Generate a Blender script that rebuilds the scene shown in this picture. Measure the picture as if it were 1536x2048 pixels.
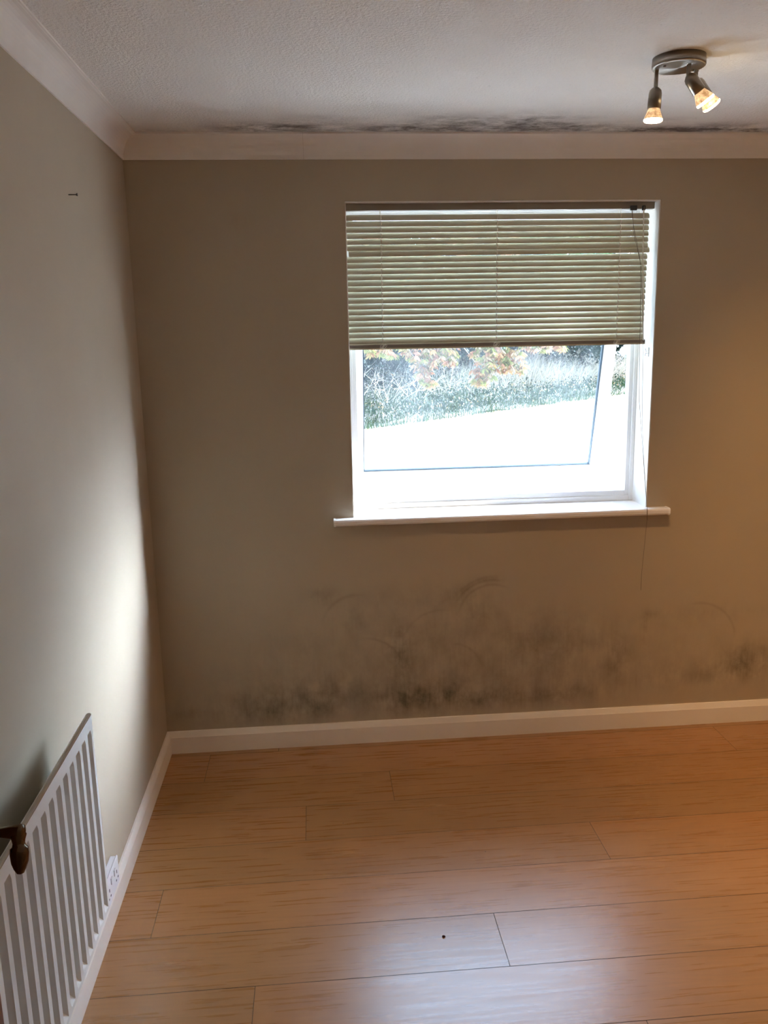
import bpy, math, random
from mathutils import Vector, Matrix
R_ = math.radians
random.seed(7)
S = bpy.context.scene
for o in list(bpy.data.objects): bpy.data.objects.remove(o)
C = S.collection

# ------------------------------------------------------------------ camera
CAM = Vector((0.65753, -3.27971, 1.68669)); YAW, PITCH, ROLL, FPX = 0.0793869, -0.2079441, -0.0189333, 1676.94
cd = bpy.data.cameras.new('camera'); cam = bpy.data.objects.new('camera', cd); C.objects.link(cam)
fw = Vector((math.sin(YAW)*math.cos(PITCH), math.cos(YAW)*math.cos(PITCH), math.sin(PITCH)))
r0 = fw.cross(Vector((0, 0, 1))).normalized(); u0 = r0.cross(fw)
rt = r0*math.cos(ROLL)+u0*math.sin(ROLL); up = -r0*math.sin(ROLL)+u0*math.cos(ROLL)
m = Matrix((rt, up, -fw)).transposed().to_4x4(); m.translation = CAM
cam.matrix_world = m
cd.sensor_fit = 'VERTICAL'; cd.sensor_height = 24.0; cd.lens = 24.0*FPX/2048.0
cd.clip_start = 0.02; cd.clip_end = 300
S.camera = cam

# ------------------------------------------------------------------ light
EXPOSURE = 1.42
SKY = 5.4
HAZE = 290.0
SUN = 9.0
SUN_AZ, SUN_EL = 9.0, 27.0          # azimuth from +x towards +y
LAMP = 1.2
REAR = 26.0
w = bpy.data.worlds.new('world'); S.world = w; w.use_nodes = True
nt = w.node_tree; nt.nodes.clear()
dirv = Vector((math.cos(R_(SUN_EL))*math.cos(R_(SUN_AZ)), math.cos(R_(SUN_EL))*math.sin(R_(SUN_AZ)), math.sin(R_(SUN_EL))))
# hazy sky: pale blue dome with a broad bright haze around the sun
HAZE_AZ, HAZE_EL, HAZE_POW = 25.0, 22.0, 40.0
hz_ = Vector((math.cos(R_(HAZE_EL))*math.cos(R_(HAZE_AZ)), math.cos(R_(HAZE_EL))*math.sin(R_(HAZE_AZ)), math.sin(R_(HAZE_EL))))
tc = nt.nodes.new('ShaderNodeTexCoord'); vm = nt.nodes.new('ShaderNodeVectorMath'); vm.operation = 'DOT_PRODUCT'; vm.inputs[1].default_value = hz_
nt.links.new(tc.outputs['Generated'], vm.inputs[0])
mxx = nt.nodes.new('ShaderNodeMath'); mxx.operation = 'MAXIMUM'; mxx.inputs[1].default_value = 0; nt.links.new(vm.outputs['Value'], mxx.inputs[0])
pw = nt.nodes.new('ShaderNodeMath'); pw.operation = 'POWER'; pw.inputs[1].default_value = HAZE_POW; nt.links.new(mxx.outputs[0], pw.inputs[0])
bg = nt.nodes.new('ShaderNodeBackground'); bg.inputs[0].default_value = (.54, .73, 1.05, 1); bg.inputs[1].default_value = SKY
bh = nt.nodes.new('ShaderNodeBackground'); bh.inputs[0].default_value = (.74, .88, 1.09, 1)
mh = nt.nodes.new('ShaderNodeMath'); mh.operation = 'MULTIPLY'; mh.inputs[1].default_value = HAZE; nt.links.new(pw.outputs[0], mh.inputs[0]); nt.links.new(mh.outputs[0], bh.inputs[1])
ad = nt.nodes.new('ShaderNodeAddShader'); nt.links.new(bg.outputs[0], ad.inputs[0]); nt.links.new(bh.outputs[0], ad.inputs[1])
wo = nt.nodes.new('ShaderNodeOutputWorld'); nt.links.new(ad.outputs[0], wo.inputs[0])
sd = bpy.data.lights.new('sun', 'SUN'); sd.energy = SUN; sd.angle = R_(0.55); sd.color = (1, .94, .84)
so = bpy.data.objects.new('sun', sd); C.objects.link(so)
so.rotation_euler = dirv.to_track_quat('Z', 'Y').to_euler(); so.location = (20, 10, 20)
S.view_settings.view_transform = 'Standard'; S.view_settings.look = 'None'
S.view_settings.exposure = EXPOSURE; S.view_settings.gamma = 1.0; S.view_settings.use_curve_mapping = False
S.cycles.max_bounces = 12; S.cycles.diffuse_bounces = 7; S.cycles.glossy_bounces = 4
S.cycles.transparent_max_bounces = 16; S.cycles.sample_clamp_indirect = 8

# ------------------------------------------------------------------ node helper
class NT:
    def __init__(s, name):
        s.m = bpy.data.materials.new(name); s.m.use_nodes = True
        s.t = s.m.node_tree; s.t.nodes.clear(); s.n = s.t.nodes; s.l = s.t.links
        s.out = s.n.new('ShaderNodeOutputMaterial')
    def _in(s, sock, v):
        if isinstance(v, bpy.types.NodeSocket): s.l.new(v, sock)
        else:
            if sock.type == 'RGBA' and len(v) == 3: v = (*v, 1)
            sock.default_value = v
    def math(s, op, a, b=0.0, c=0.0, clamp=False):
        n = s.n.new('ShaderNodeMath'); n.operation = op; n.use_clamp = clamp
        for i, v in enumerate((a, b, c)): s._in(n.inputs[i], v)
        return n.outputs[0]
    def mix(s, f, a, b, blend='MIX'):
        n = s.n.new('ShaderNodeMix'); n.data_type = 'RGBA'; n.blend_type = blend
        s._in(n.inputs[0], f); s._in(n.inputs[6], a); s._in(n.inputs[7], b); return n.outputs[2]
    def pos(s):
        n = s.n.new('ShaderNodeTexCoord'); return n.outputs['Object']
    def sep(s, v):
        n = s.n.new('ShaderNodeSeparateXYZ'); s.l.new(v, n.inputs[0]); return n.outputs
    def comb(s, x, y, z):
        n = s.n.new('ShaderNodeCombineXYZ')
        for i, v in enumerate((x, y, z)): s._in(n.inputs[i], v)
        return n.outputs[0]
    def mapp(s, v, scale=(1, 1, 1), loc=(0, 0, 0)):
        n = s.n.new('ShaderNodeMapping'); s.l.new(v, n.inputs[0]); n.inputs['Scale'].default_value = scale
        n.inputs['Location'].default_value = loc; return n.outputs[0]
    def noise(s, v, scale, detail=4, rough=.5, dist=0.0):
        n = s.n.new('ShaderNodeTexNoise'); s.l.new(v, n.inputs[0]); n.inputs['Scale'].default_value = scale
        n.inputs['Detail'].default_value = detail; n.inputs['Roughness'].default_value = rough
        n.inputs['Distortion'].default_value = dist; return n.outputs[0]
    def ramp(s, f, lo, hi, clamp=True):
        n = s.n.new('ShaderNodeMapRange'); n.clamp = clamp; s._in(n.inputs[0], f)
        n.inputs[1].default_value = lo; n.inputs[2].default_value = hi; return n.outputs[0]
    def gauss(s, a, b, ca, cb, ra, rb, k):
        da = s.math('MULTIPLY', s.math('SUBTRACT', a, ca), 1/ra); db = s.math('MULTIPLY', s.math('SUBTRACT', b, cb), 1/rb)
        q = s.math('ADD', s.math('MULTIPLY', da, da), s.math('MULTIPLY', db, db))
        return s.math('MULTIPLY', s.math('POWER', 2.71828, s.math('MULTIPLY', q, -1)), k)
    def attr(s, name):
        n = s.n.new('ShaderNodeAttribute'); n.attribute_name = name; return n
    def bump(s, h, strength, dist):
        n = s.n.new('ShaderNodeBump'); n.inputs['Strength'].default_value = strength; n.inputs['Distance'].default_value = dist
        s.l.new(h, n.inputs['Height']); return n.outputs[0]
    def bsdf(s, color, rough=.5, metal=0.0, normal=None, spec=.5, **kw):
        n = s.n.new('ShaderNodeBsdfPrincipled'); s._in(n.inputs['Base Color'], color); s._in(n.inputs['Roughness'], rough)
        n.inputs['Metallic'].default_value = metal; n.inputs['Specular IOR Level'].default_value = spec
        if normal: s.l.new(normal, n.inputs['Normal'])
        for k, v in kw.items(): s._in(n.inputs[k], v)
        s.l.new(n.outputs[0], s.out.inputs[0]); return n

def plain(name, col, rough=.5, metal=0.0, spec=.5, var=.06, scale=12, bumpk=0.0):
    t = NT(name); p = t.pos(); f = t.ramp(t.noise(p, scale, 4), .3, .7)
    c = t.mix(f, [max(0, v*(1-var)) for v in col], [min(1, v*(1+var)) for v in col])
    nm = t.bump(t.noise(p, scale*8, 3), bumpk, .001) if bumpk else None
    t.bsdf(c, rough, metal, nm, spec); return t.m

M = {}
# wall paint, plain
WALL = (.462, .394, .292)
t = NT('wall_paint'); p = t.pos()
f = t.ramp(t.noise(p, 3.0, 5, .6), .35, .7)
c = t.mix(f, WALL, [v*.95 for v in WALL])
t.bsdf(c, .72, 0, t.bump(t.noise(p, 260, 3), .18, .0006), .3); M['wall'] = t.m
# back wall paint with the mould
t = NT('wall_paint_with_mould'); p = t.pos(); X, Y, Z = t.sep(p)
nz = t.noise(t.mapp(p, (1.3, 1, 1)), 8, 8, .62, .12); fine = t.noise(p, 60, 4, .7); streak = t.noise(t.mapp(p, (26, 1, 3.2)), 3, 5, .6)
tot = None
for (a, b, ra, rb, k) in [(.43,.165,.15,.07,.95),(.64,.2,.13,.08,.8),(.98,.17,.11,.055,1.05),(1.17,.19,.15,.06,.95),(1.42,.165,.2,.045,.85),
        (1.70,.17,.14,.045,.7),(.97,.42,.045,.09,.85),(.995,.30,.05,.12,.45),(.655,.65,.06,.035,.6),(1.24,.64,.09,.035,.45),(1.31,.55,.09,.05,.5),
        (1.61,.41,.2,.13,.55),(1.90,.33,.05,.09,.6),(2.02,.46,.02,.06,.5),(2.06,.51,.05,.02,.3),(2.49,.30,.1,.06,.8),(2.45,.24,.14,.05,.5),
        (.77,.54,.07,.06,.35),(1.12,.45,.3,.16,.35),(.55,.42,.3,.15,.2),(.40,2.11,.05,.03,.22),(.12,.17,.2,.05,.35),(2.3,.22,.4,.05,.4),
        (1.7,.3,.9,.17,.32),(.8,.22,.7,.1,.42),(1.35,.69,.07,.02,.5),(2.25,.5,.3,.05,.25),(1.0,.62,.28,.06,.25)]:
    g = t.gauss(X, Z, a, b, ra, rb, k); tot = g if tot is None else t.math('ADD', tot, g)
brk = t.math('ADD', t.math('MULTIPLY', t.ramp(nz, .36, .68), .95), t.math('MULTIPLY', t.ramp(streak, .45, .7), .22))
mould = t.math('MULTIPLY', tot, brk)
# wiped arcs
for (a, b, r, wd, x0, x1, k) in [(1.36,.52,.17,.007,1.2,1.42,.34),(1.37,.50,.205,.006,1.2,1.40,.26),(1.36,.53,.14,.006,1.2,1.44,.3),(.80,.50,.15,.008,.64,.84,.24),(2.25,.38,.17,.006,2.2,2.5,.22),
        (1.15,.40,.17,.006,.94,1.2,.16),(.83,.30,.16,.006,.8,.99,.25),(1.19,.29,.13,.006,1.17,1.34,.22)]:
    dx = t.math('SUBTRACT', X, a); dz = t.math('SUBTRACT', Z, b)
    dd = t.math('SQRT', t.math('ADD', t.math('MULTIPLY', dx, dx), t.math('MULTIPLY', dz, dz)))
    q = t.math('MULTIPLY', t.math('SUBTRACT', dd, r), 1/wd); e = t.math('POWER', 2.718, t.math('MULTIPLY', t.math('MULTIPLY', q, q), -1))
    e = t.math('MULTIPLY', e, t.math('MULTIPLY', t.ramp(X, x0, x0+.06), t.ramp(X, x1, x1-.06)))
    e = t.math('MULTIPLY', e, t.ramp(Z, b, b+.05))
    mould = t.math('ADD', mould, t.math('MULTIPLY', e, k))
# black specks inside the band
sp = t.ramp(t.noise(p, 130, 2, .8), .66, .74)
mould2 = t.math('MULTIPLY', sp, t.ramp(t.math('MULTIPLY', tot, t.ramp(nz, .35, .6)), .1, .8))
base = t.mix(t.ramp(t.noise(p, 2.2, 4), .3, .7), WALL, [v*.94 for v in WALL])
c = t.mix(t.math('MULTIPLY', mould, .78, 0, True), base, (.15, .13, .092))
c = t.mix(t.math('MULTIPLY', mould2, .75, 0, True), c, (.025, .024, .022))
t.bsdf(c, .75, 0, t.bump(t.math('ADD', t.noise(p, 260, 3), fine), .18, .0006), .3); M['wall_mould'] = t.m
# ceiling: fine stipple, mould along the window wall
t = NT('stippled_ceiling_paint'); p = t.pos(); X, Y, Z = t.sep(p)
tot = None
for (a, b, ra, rb, k) in [(.47,-.13,.1,.05,1.0),(.62,-.15,.17,.05,1.0),(.72,-.25,.12,.04,.45),(1.0,-.13,.14,.045,1.3),(1.12,-.26,.13,.06,.5),(1.22,-.17,.12,.07,1.0),
        (1.42,-.2,.13,.1,1.2),(1.62,-.16,.14,.045,.9),(1.55,-.27,.12,.02,.4),(2.0,-.1,.3,.03,1.4),(2.15,-.15,.15,.05,.7),(1.93,-.24,.08,.03,.35),(2.5,-.1,.3,.04,1.0),
        (1.2,-.08,1.6,.022,.6), (1.3,-.12,1.3,.06,.35)]:
    rb *= 1.25; g = t.gauss(X, Y, a, b, ra, rb, k); tot = g if tot is None else t.math('ADD', tot, g)
n1 = t.noise(t.mapp(p, (1, 1.5, 1)), 8, 7, .65, .2); n2 = t.noise(t.mapp(p, (1, 1.6, 1)), 40, 5, .75)
md = t.math('MULTIPLY', tot, t.math('ADD', t.math('MULTIPLY', t.ramp(n1, .36, .62), .8), t.math('MULTIPLY', t.ramp(n2, .45, .7), .4)))
sp = t.math('MULTIPLY', t.ramp(t.noise(p, 70, 3, .8), .66, .72), t.ramp(tot, .05, .8))
c = t.mix(t.math('MULTIPLY', md, .78, 0, True), (.84, .83, .80), (.19, .175, .16))
c = t.mix(t.math('MULTIPLY', sp, .8, 0, True), c, (.05, .045, .04))
wgt = t.ramp(t.noise(p, 1.5, 3), .35, .6)
st = t.noise(p, 110, 3, .6)
dots = t.math('MULTIPLY', t.ramp(t.noise(p, 75, 2, .6), .70, .76), .5)
c = t.mix(dots, c, (.42, .40, .37))
t.bsdf(c, .85, 0, t.bump(st, .9, .006), .2); M['ceiling'] = t.m
t = NT('coving_paint'); p = t.pos(); X, Y, Z = t.sep(p)
ln = t.math('LESS_THAN', t.math('ABSOLUTE', t.math('SUBTRACT', X, .648)), .0009)
t.bsdf(t.mix(t.math('MULTIPLY', ln, .3), t.mix(t.ramp(t.noise(p, 5, 4), .3, .7), (.86,.84,.80), (.82,.80,.76)), (.4,.36,.3)), .6); M['coving'] = t.m
M['skirting'] = plain('gloss_skirting_paint', (.86, .82, .75), .32, var=.03, scale=4)
# reveal paint shares the wall white
M['reveal'] = plain('reveal_paint', (.78, .75, .70), .6, var=.03)
M['upvc'] = plain('white_window_plastic', (.84, .85, .86), .28, var=.015, scale=3)
M['sill'] = plain('white_sill_laminate', (.82, .81, .80), .22, var=.02, scale=4)
M['gasket'] = plain('rubber_gasket', (.05, .075, .10), .5)
M['slat'] = plain('cream_slat', (.56, .53, .40), .38, var=.03, scale=6)
M['headrail'] = plain('headrail_metal', (.24, .205, .155), .5, var=.03)
M['bottomrail'] = plain('bottom_rail_metal', (.25, .225, .20), .45, var=.03)
M['cord'] = plain('blind_cord', (.80, .77, .68), .8)
M['darkcord'] = plain('pull_cord', (.22, .19, .14), .8)
M['radiator'] = plain('radiator_enamel', (.80, .79, .74), .33, var=.02, scale=5)
M['nickel'] = plain('brushed_nickel', (.30, .27, .23), .33, 1.0, var=.1, scale=40)
t = NT('radially_brushed_nickel'); tg = t.n.new('ShaderNodeTangent'); tg.direction_type = 'RADIAL'; tg.axis = 'Z'
b = t.bsdf((.36, .33, .29), .32, 1.0); b.inputs['Anisotropic'].default_value = .85; t.l.new(tg.outputs[0], b.inputs['Tangent']); M['brushed'] = t.m
M['bronze'] = plain('dark_bronze', (.12, .085, .058), .15, 1.0, var=.2, scale=30)
M['screw'] = plain('dark_steel', (.06, .045, .035), .5, .6)
M['socket'] = plain('white_socket_plastic', (.82, .82, .84), .3, var=.01)
M['dark'] = plain('black_plastic', (.02, .018, .02), .5)
t = NT('reddish_door_wood'); p = t.pos()
g = t.noise(t.mapp(p, (30, 30, 1.2)), 2.5, 6, .6, .6)
t.bsdf(t.mix(t.ramp(g, .3, .7), (.16, .065, .028), (.27, .12, .05)), .4); M['doorwood'] = t.m
# laminate oak
t = NT('oak_laminate'); p = t.pos(); a = t.attr('plank').outputs['Color']; rs = t.sep(a)
off = t.comb(t.math('MULTIPLY', rs[0], 17), t.math('MULTIPLY', rs[1], 9), 0)
va = t.n.new('ShaderNodeVectorMath'); va.operation = 'ADD'; t.l.new(p, va.inputs[0]); t.l.new(off, va.inputs[1]); pv = va.outputs[0]
grain = t.noise(t.mapp(pv, (1.3, 30, 1)), 3, 3, .5, 0)
pores = t.noise(t.mapp(pv, (4, 120, 1)), 2.2, 3, .6)
bands = t.noise(t.mapp(pv, (.9, 8, 1)), 1.6, 1, .4, .25)
rings = t.math('FRACT', t.math('MULTIPLY', bands, 9.0)); rings = t.ramp(t.math('ABSOLUTE', t.math('SUBTRACT', rings, .5)), .0, .5)
c = t.mix(t.ramp(grain, .25, .75), (.345, .168, .056), (.415, .212, .078))
c = t.mix(t.math('MULTIPLY', t.math('MULTIPLY', t.math('POWER', rings, 2), t.ramp(t.noise(pv, 1.6, 1), .42, .6)), .26), c, (.27, .15, .07))
c = t.mix(t.math('MULTIPLY', t.ramp(pores, .35, .75), .10), c, (.26, .145, .065))
c = t.mix(1.0, c, t.comb(t.math('ADD', .87, t.math('MULTIPLY', rs[2], .24)), t.math('ADD', .90, t.math('MULTIPLY', rs[2], .17)), t.math('ADD', .89, t.math('MULTIPLY', rs[2], .17))), 'MULTIPLY')
joint = t.ramp(rs[0], -1.0, -.5) if False else None
rg = t.math('ADD', .255, t.math('MULTIPLY', t.ramp(grain, .3, .7), .07))
t.bsdf(c, rg, 0, t.bump(t.math('ADD', pores, grain), .03, .0005), .85); M['floor'] = t.m
M['gap'] = plain('dark_joint', (.05, .03, .015), .8)
# glass
t = NT('slightly_dusty_window_glass')
tr = t.n.new('ShaderNodeBsdfTransparent'); tr.inputs[0].default_value = (.90, .945, .94, 1)
gl = t.n.new('ShaderNodeBsdfGlossy'); gl.inputs['Roughness'].default_value = .02
tl = t.n.new('ShaderNodeBsdfTranslucent'); tl.inputs[0].default_value = (.85, .9, .95, 1)
fr = t.n.new('ShaderNodeFresnel'); fr.inputs[0].default_value = 1.45
mx = t.n.new('ShaderNodeMixShader'); t.l.new(fr.outputs[0], mx.inputs[0]); t.l.new(tr.outputs[0], mx.inputs[1]); t.l.new(gl.outputs[0], mx.inputs[2])
mx2 = t.n.new('ShaderNodeMixShader'); p = t.pos()
t.l.new(t.math('MULTIPLY', t.ramp(t.noise(p, 5, 4), .25, .75), .022), mx2.inputs[0]) ; t.l.new(mx.outputs[0], mx2.inputs[1]); t.l.new(tl.outputs[0], mx2.inputs[2])
t.l.new(mx2.outputs[0], t.out.inputs[0]); M['glass'] = t.m
# lit bulb glass and face
t = NT('lit_reflector_glass'); p = t.pos()
f = t.ramp(t.noise(p, 90, 3, .6), .38, .66); b = t.bsdf(t.mix(f, (.55, .42, .25), (.9, .8, .6)), .1); t.l.new(t.mix(f, (.42, .20, .07), (1, .66, .33)), b.inputs['Emission Color']); b.inputs['Emission Strength'].default_value = .42
M['bulbglass'] = t.m
t = NT('glowing_bulb_face'); e = t.n.new('ShaderNodeEmission'); e.inputs[0].default_value = (1, .80, .50, 1); e.inputs[1].default_value = 14; t.l.new(e.outputs[0], t.out.inputs[0]); M['bulbface'] = t.m
# outdoors
t = NT('pale_concrete'); p = t.pos()
t.bsdf(t.mix(t.ramp(t.noise(p, 2, 6), .3, .7), (.60, .57, .52), (.70, .66, .60)), .85); M['concrete'] = t.m
t = NT('leafy_soil'); p = t.pos()
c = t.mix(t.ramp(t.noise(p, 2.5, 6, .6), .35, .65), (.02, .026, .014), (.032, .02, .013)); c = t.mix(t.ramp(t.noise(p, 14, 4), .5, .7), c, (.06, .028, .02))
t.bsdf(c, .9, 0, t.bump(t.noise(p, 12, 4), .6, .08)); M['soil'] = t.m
def leafmat(name, rough=.5, trans=.35, tint=(1, 1, 1)):
    t = NT(name); a = t.mix(1.0, t.attr('Col').outputs['Color'], tint, 'MULTIPLY'); bs = t.bsdf(a, rough, spec=.12)
    tl = t.n.new('ShaderNodeBsdfTranslucent'); t.l.new(a, tl.inputs[0]); mx = t.n.new('ShaderNodeMixShader'); mx.inputs[0].default_value = trans
    t.l.new(bs.outputs[0], mx.inputs[1]); t.l.new(tl.outputs[0], mx.inputs[2]); t.l.new(mx.outputs[0], t.out.inputs[0]); return t.m
M['leaf'] = leafmat('autumn_leaf'); M['bush'] = leafmat('dark_shrub_leaf', .55, .25, (.62, .92, .80)); M['blade'] = leafmat('grass_blade', .6, .3, (.70, .92, .80))
M['dry'] = leafmat('dry_grass_blade', .6, .3, (.80, .78, .74))
M['bark'] = plain('grey_bark', (.17, .13, .10), .85, var=.3, scale=6, bumpk=.6)
M['twig'] = plain('pale_dead_twig', (.24, .21, .18), .8, var=.15)
M['brick'] = plain('outer_render', (.55, .46, .38), .85, var=.1)

# ------------------------------------------------------------------ mesh helper
class MB:
    def __init__(s): s.v = []; s.f = []; s.c = []; s.mi = []; s.sm = []
    def face(s, idx, mi=0, smooth=False, col=None):
        s.f.append(tuple(idx)); s.mi.append(mi); s.sm.append(smooth); s.c.append(col)
    def poly(s, pts, mi=0, col=None, smooth=False):
        n = len(s.v); s.v.extend([tuple(q) for q in pts]); s.face(range(n, n+len(pts)), mi, smooth, col)
    def box(s, a, b, mi=0, M4=None):
        x0, y0, z0 = a; x1, y1, z1 = b; n = len(s.v)
        vs = [(x0,y0,z0),(x1,y0,z0),(x1,y1,z0),(x0,y1,z0),(x0,y0,z1),(x1,y0,z1),(x1,y1,z1),(x0,y1,z1)]
        if M4: vs = [tuple(M4 @ Vector(q)) for q in vs]
        s.v.extend(vs)
        for f in ((0,3,2,1),(4,5,6,7),(0,1,5,4),(1,2,6,5),(2,3,7,6),(3,0,4,7)): s.face([n+i for i in f], mi)
    def prism(s, prof, A, B, ex, ey, cap=True, smooth=False, mi=0, closed=True, ea=None, eb=None):
        # profile (a,b) swept from A to B, with ex, ey the profile axes; ea/eb(a) shift an end along the path (mitre)
        A = Vector(A); B = Vector(B); ex = Vector(ex); ey = Vector(ey); d = (B-A).normalized(); n = len(s.v); k = len(prof)
        for (a, b) in prof: s.v.append(tuple(A+ex*a+ey*b+d*(ea(a) if ea else 0)))
        for (a, b) in prof: s.v.append(tuple(B+ex*a+ey*b+d*(eb(a) if eb else 0)))
        for i in range(k if closed else k-1):
            j = (i+1) % k; s.face((n+i, n+j, n+k+j, n+k+i), mi, smooth)
        if cap and closed: s.face([n+i for i in range(k)][::-1], mi); s.face([n+k+i for i in range(k)], mi)
    def tube(s, pts, rad, seg=8, mi=0, cap=True):
        pts = [Vector(q) for q in pts]; n0 = len(s.v); rad = rad if hasattr(rad, '__len__') else [rad]*len(pts)
        d = (pts[1]-pts[0]).normalized(); a = d.orthogonal().normalized()
        for i, q in enumerate(pts):
            d = (pts[min(i+1, len(pts)-1)]-pts[max(i-1, 0)]).normalized()
            a = (a-d*a.dot(d)).normalized(); b = d.cross(a)
            for k in range(seg):
                an = 2*math.pi*k/seg; s.v.append(tuple(q+(a*math.cos(an)+b*math.sin(an))*rad[i]))
        for i in range(len(pts)-1):
            for k in range(seg):
                j = (k+1) % seg; s.face((n0+i*seg+k, n0+i*seg+j, n0+(i+1)*seg+j, n0+(i+1)*seg+k), mi, True)
        if cap:
            s.face([n0+k for k in range(seg)][::-1], mi); e = n0+(len(pts)-1)*seg; s.face([e+k for k in range(seg)], mi)
    def lathe(s, prof, O, ax, seg=32, mi=0):
        # prof: list of (distance along axis, radius)
        O = Vector(O); ax = Vector(ax).normalized(); a = ax.orthogonal().normalized(); b = ax.cross(a); n0 = len(s.v)
        for (t_, r) in prof:
            for k in range(seg):
                an = 2*math.pi*k/seg; s.v.append(tuple(O+ax*t_+(a*math.cos(an)+b*math.sin(an))*r))
        for i in range(len(prof)-1):
            for k in range(seg):
                j = (k+1) % seg; s.face((n0+i*seg+k, n0+i*seg+j, n0+(i+1)*seg+j, n0+(i+1)*seg+k), mi, True)
        if prof[0][1] > 1e-4: s.face([n0+k for k in range(seg)][::-1], mi)
        if prof[-1][1] > 1e-4:
            e = n0+(len(prof)-1)*seg; s.face([e+k for k in range(seg)], mi)
    def build(s, name, mats, parent=None, bevel=0.0, autosmooth=None, attr='Col', weld=False, segs=2):
        me = bpy.data.meshes.new(name); me.from_pydata(s.v, [], s.f)
        mats = mats if isinstance(mats, (list, tuple)) else [mats]
        for q in mats: me.materials.append(q)
        me.polygons.foreach_set('material_index', s.mi); me.polygons.foreach_set('use_smooth', s.sm)
        if any(c is not None for c in s.c):
            ca = me.color_attributes.new(attr, 'FLOAT_COLOR', 'CORNER'); buf = []
            for f, c in zip(s.f, s.c):
                c = c or (0, 0, 0); buf.extend([c[0], c[1], c[2], 1.0]*len(f))
            ca.data.foreach_set('color', buf)
        me.update()
        o = bpy.data.objects.new(name, me); C.objects.link(o)
        if parent: o.parent = parent
        if bevel:
            b = o.modifiers.new('bevel', 'BEVEL'); b.width = bevel; b.segments = segs; b.limit_method = 'ANGLE'; b.angle_limit = R_(40)
        return o
def tag(o, label=None, cat=None, group=None, kind=None):
    if label: o['label'] = label
    if cat: o['category'] = cat
    if group: o['group'] = group
    if kind: o['kind'] = kind
    return o
def empty(name, loc=(0, 0, 0)):
    o = bpy.data.objects.new(name, None); o.empty_display_size = .05; C.objects.link(o); o.location = loc; return o
def struct(o, label, cat): return tag(o, label, cat, kind='structure')

# ------------------------------------------------------------------ room shell
H = 2.40; XR = 3.05; YB = -3.75
WX0, WX1, WZ0, WZ1 = .7936, 2.0031, .962, 2.1745; RD = .157; WT = .27
mb = MB()
for (x0, x1, z0, z1) in ((-.3, WX0, -.3, H+.2), (WX1, XR+.3, -.3, H+.2), (WX0, WX1, -.3, WZ0), (WX0, WX1, WZ1, H+.2)):
    mb.box((x0, 0, z0), (x1, .24, z1))
struct(mb.build('wall_back', M['wall_mould']), 'beige painted wall holding the window, grey black mould patches above its skirting', 'wall')
mb = MB(); mb.box((-.25, YB-.2, -.1), (0, 0, H+.1))
struct(mb.build('wall_left', M['wall']), 'beige painted wall on the left, behind the radiator', 'wall')
mb = MB(); mb.box((XR, YB-.2, -.1), (XR+.25, 0, H+.1))
struct(mb.build('wall_right', M['wall']), 'beige painted wall on the right, out of the photo', 'wall')
mb = MB(); mb.box((0, YB-.2, -.1), (XR, YB, H+.1))
struct(mb.build('wall_rear', M['wall']), 'beige painted wall behind the camera', 'wall')
mb = MB(); mb.box((0, YB, H), (XR, 0, H+.1))
struct(mb.build('ceiling', M['ceiling']), 'white stippled ceiling with black mould along the window wall', 'ceiling')

# floor: laminate planks
mb = MB(); PW = .2155; G = .0009
joints = {0: [.25], -1: [1.567], -2: [.574], -3: [.9], 1: [.132], 2: [1.133], 3: [.445], 4: [1.428], 5: [.7], 6: [1.2], 7: [.3]}
top0 = -.904
for r in range(-5, 14):
    y1 = top0-(r-1)*PW; y0 = y1-PW
    # row r spans from y0 to y1; row 1 is the one just beyond the -0.904 joint
    if y0 >= 0 or y1 <= YB: continue
    y0c, y1c = max(y0, YB), min(y1, 0)
    s0 = joints.get({0: -1, -1: -2, -2: -3, 1: 1, 2: 2, 3: 3, 4: 4}.get(r, 99), [random.uniform(.1, 1.2)])[0]
    xs = [0]
    q = s0
    while q-2.15 > 0: q -= 2.15
    while q < XR: xs.append(q); q += 2.15
    xs.append(XR)
    for a, b in zip(xs, xs[1:]):
        if b-a < .01: continue
        col = (random.random(), random.random(), random.random())
        mb.poly([(a+G, y0c+G, 0), (b-G, y0c+G, 0), (b-G, y1c-G, 0), (a+G, y1c-G, 0)], 0, col)
mb.box((0, YB, -.1), (XR, 0, -.0012), 1)
struct(mb.build('floor', [M['floor'], M['gap']], attr='plank'), 'oak coloured wood laminate floor boards', 'floor')

# coving (cavetto) and skirting
CV, CO = .0802, .0637
cp = [(0, -CV), (.005, -CV)]
for i in range(11):
    a = math.pi/2*i/10
    cp.append((.005+(CO-.011)*(1-math.cos(a)), -CV+.004+(CV-.010)*math.sin(a)))
cp += [(CO-.004, -.005), (CO, -.005), (CO, 0), (0, 0)]
def strip(name, prof, z, side, label, cat, mat):
    mb = MB()
    if side == 'back': mb.prism(prof, (0, 0, z), (XR, 0, z), (0, -1, 0), (0, 0, 1), ea=lambda a: a, eb=lambda a: -a)
    if side == 'left': mb.prism(prof, (0, YB, z), (0, 0, z), (1, 0, 0), (0, 0, 1), ea=lambda a: a, eb=lambda a: -a)
    if side == 'right': mb.prism(prof, (XR, YB, z), (XR, 0, z), (-1, 0, 0), (0, 0, 1), ea=lambda a: a, eb=lambda a: -a)
    struct(mb.build(name, mat), label, cat)
strip('trim_1', cp, H, 'back', 'white concave coving between the window wall and the ceiling', 'coving', M['coving'])
strip('trim_2', cp, H, 'left', 'white concave coving along the left wall and ceiling', 'coving', M['coving'])
strip('trim_3', cp, H, 'right', 'white concave coving along the right wall, out of the photo', 'coving', M['coving'])
skp = [(0, 0), (.015, 0), (.015, .071), (.0135, .074), (.006, .0945), (0, .0948)]
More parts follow.
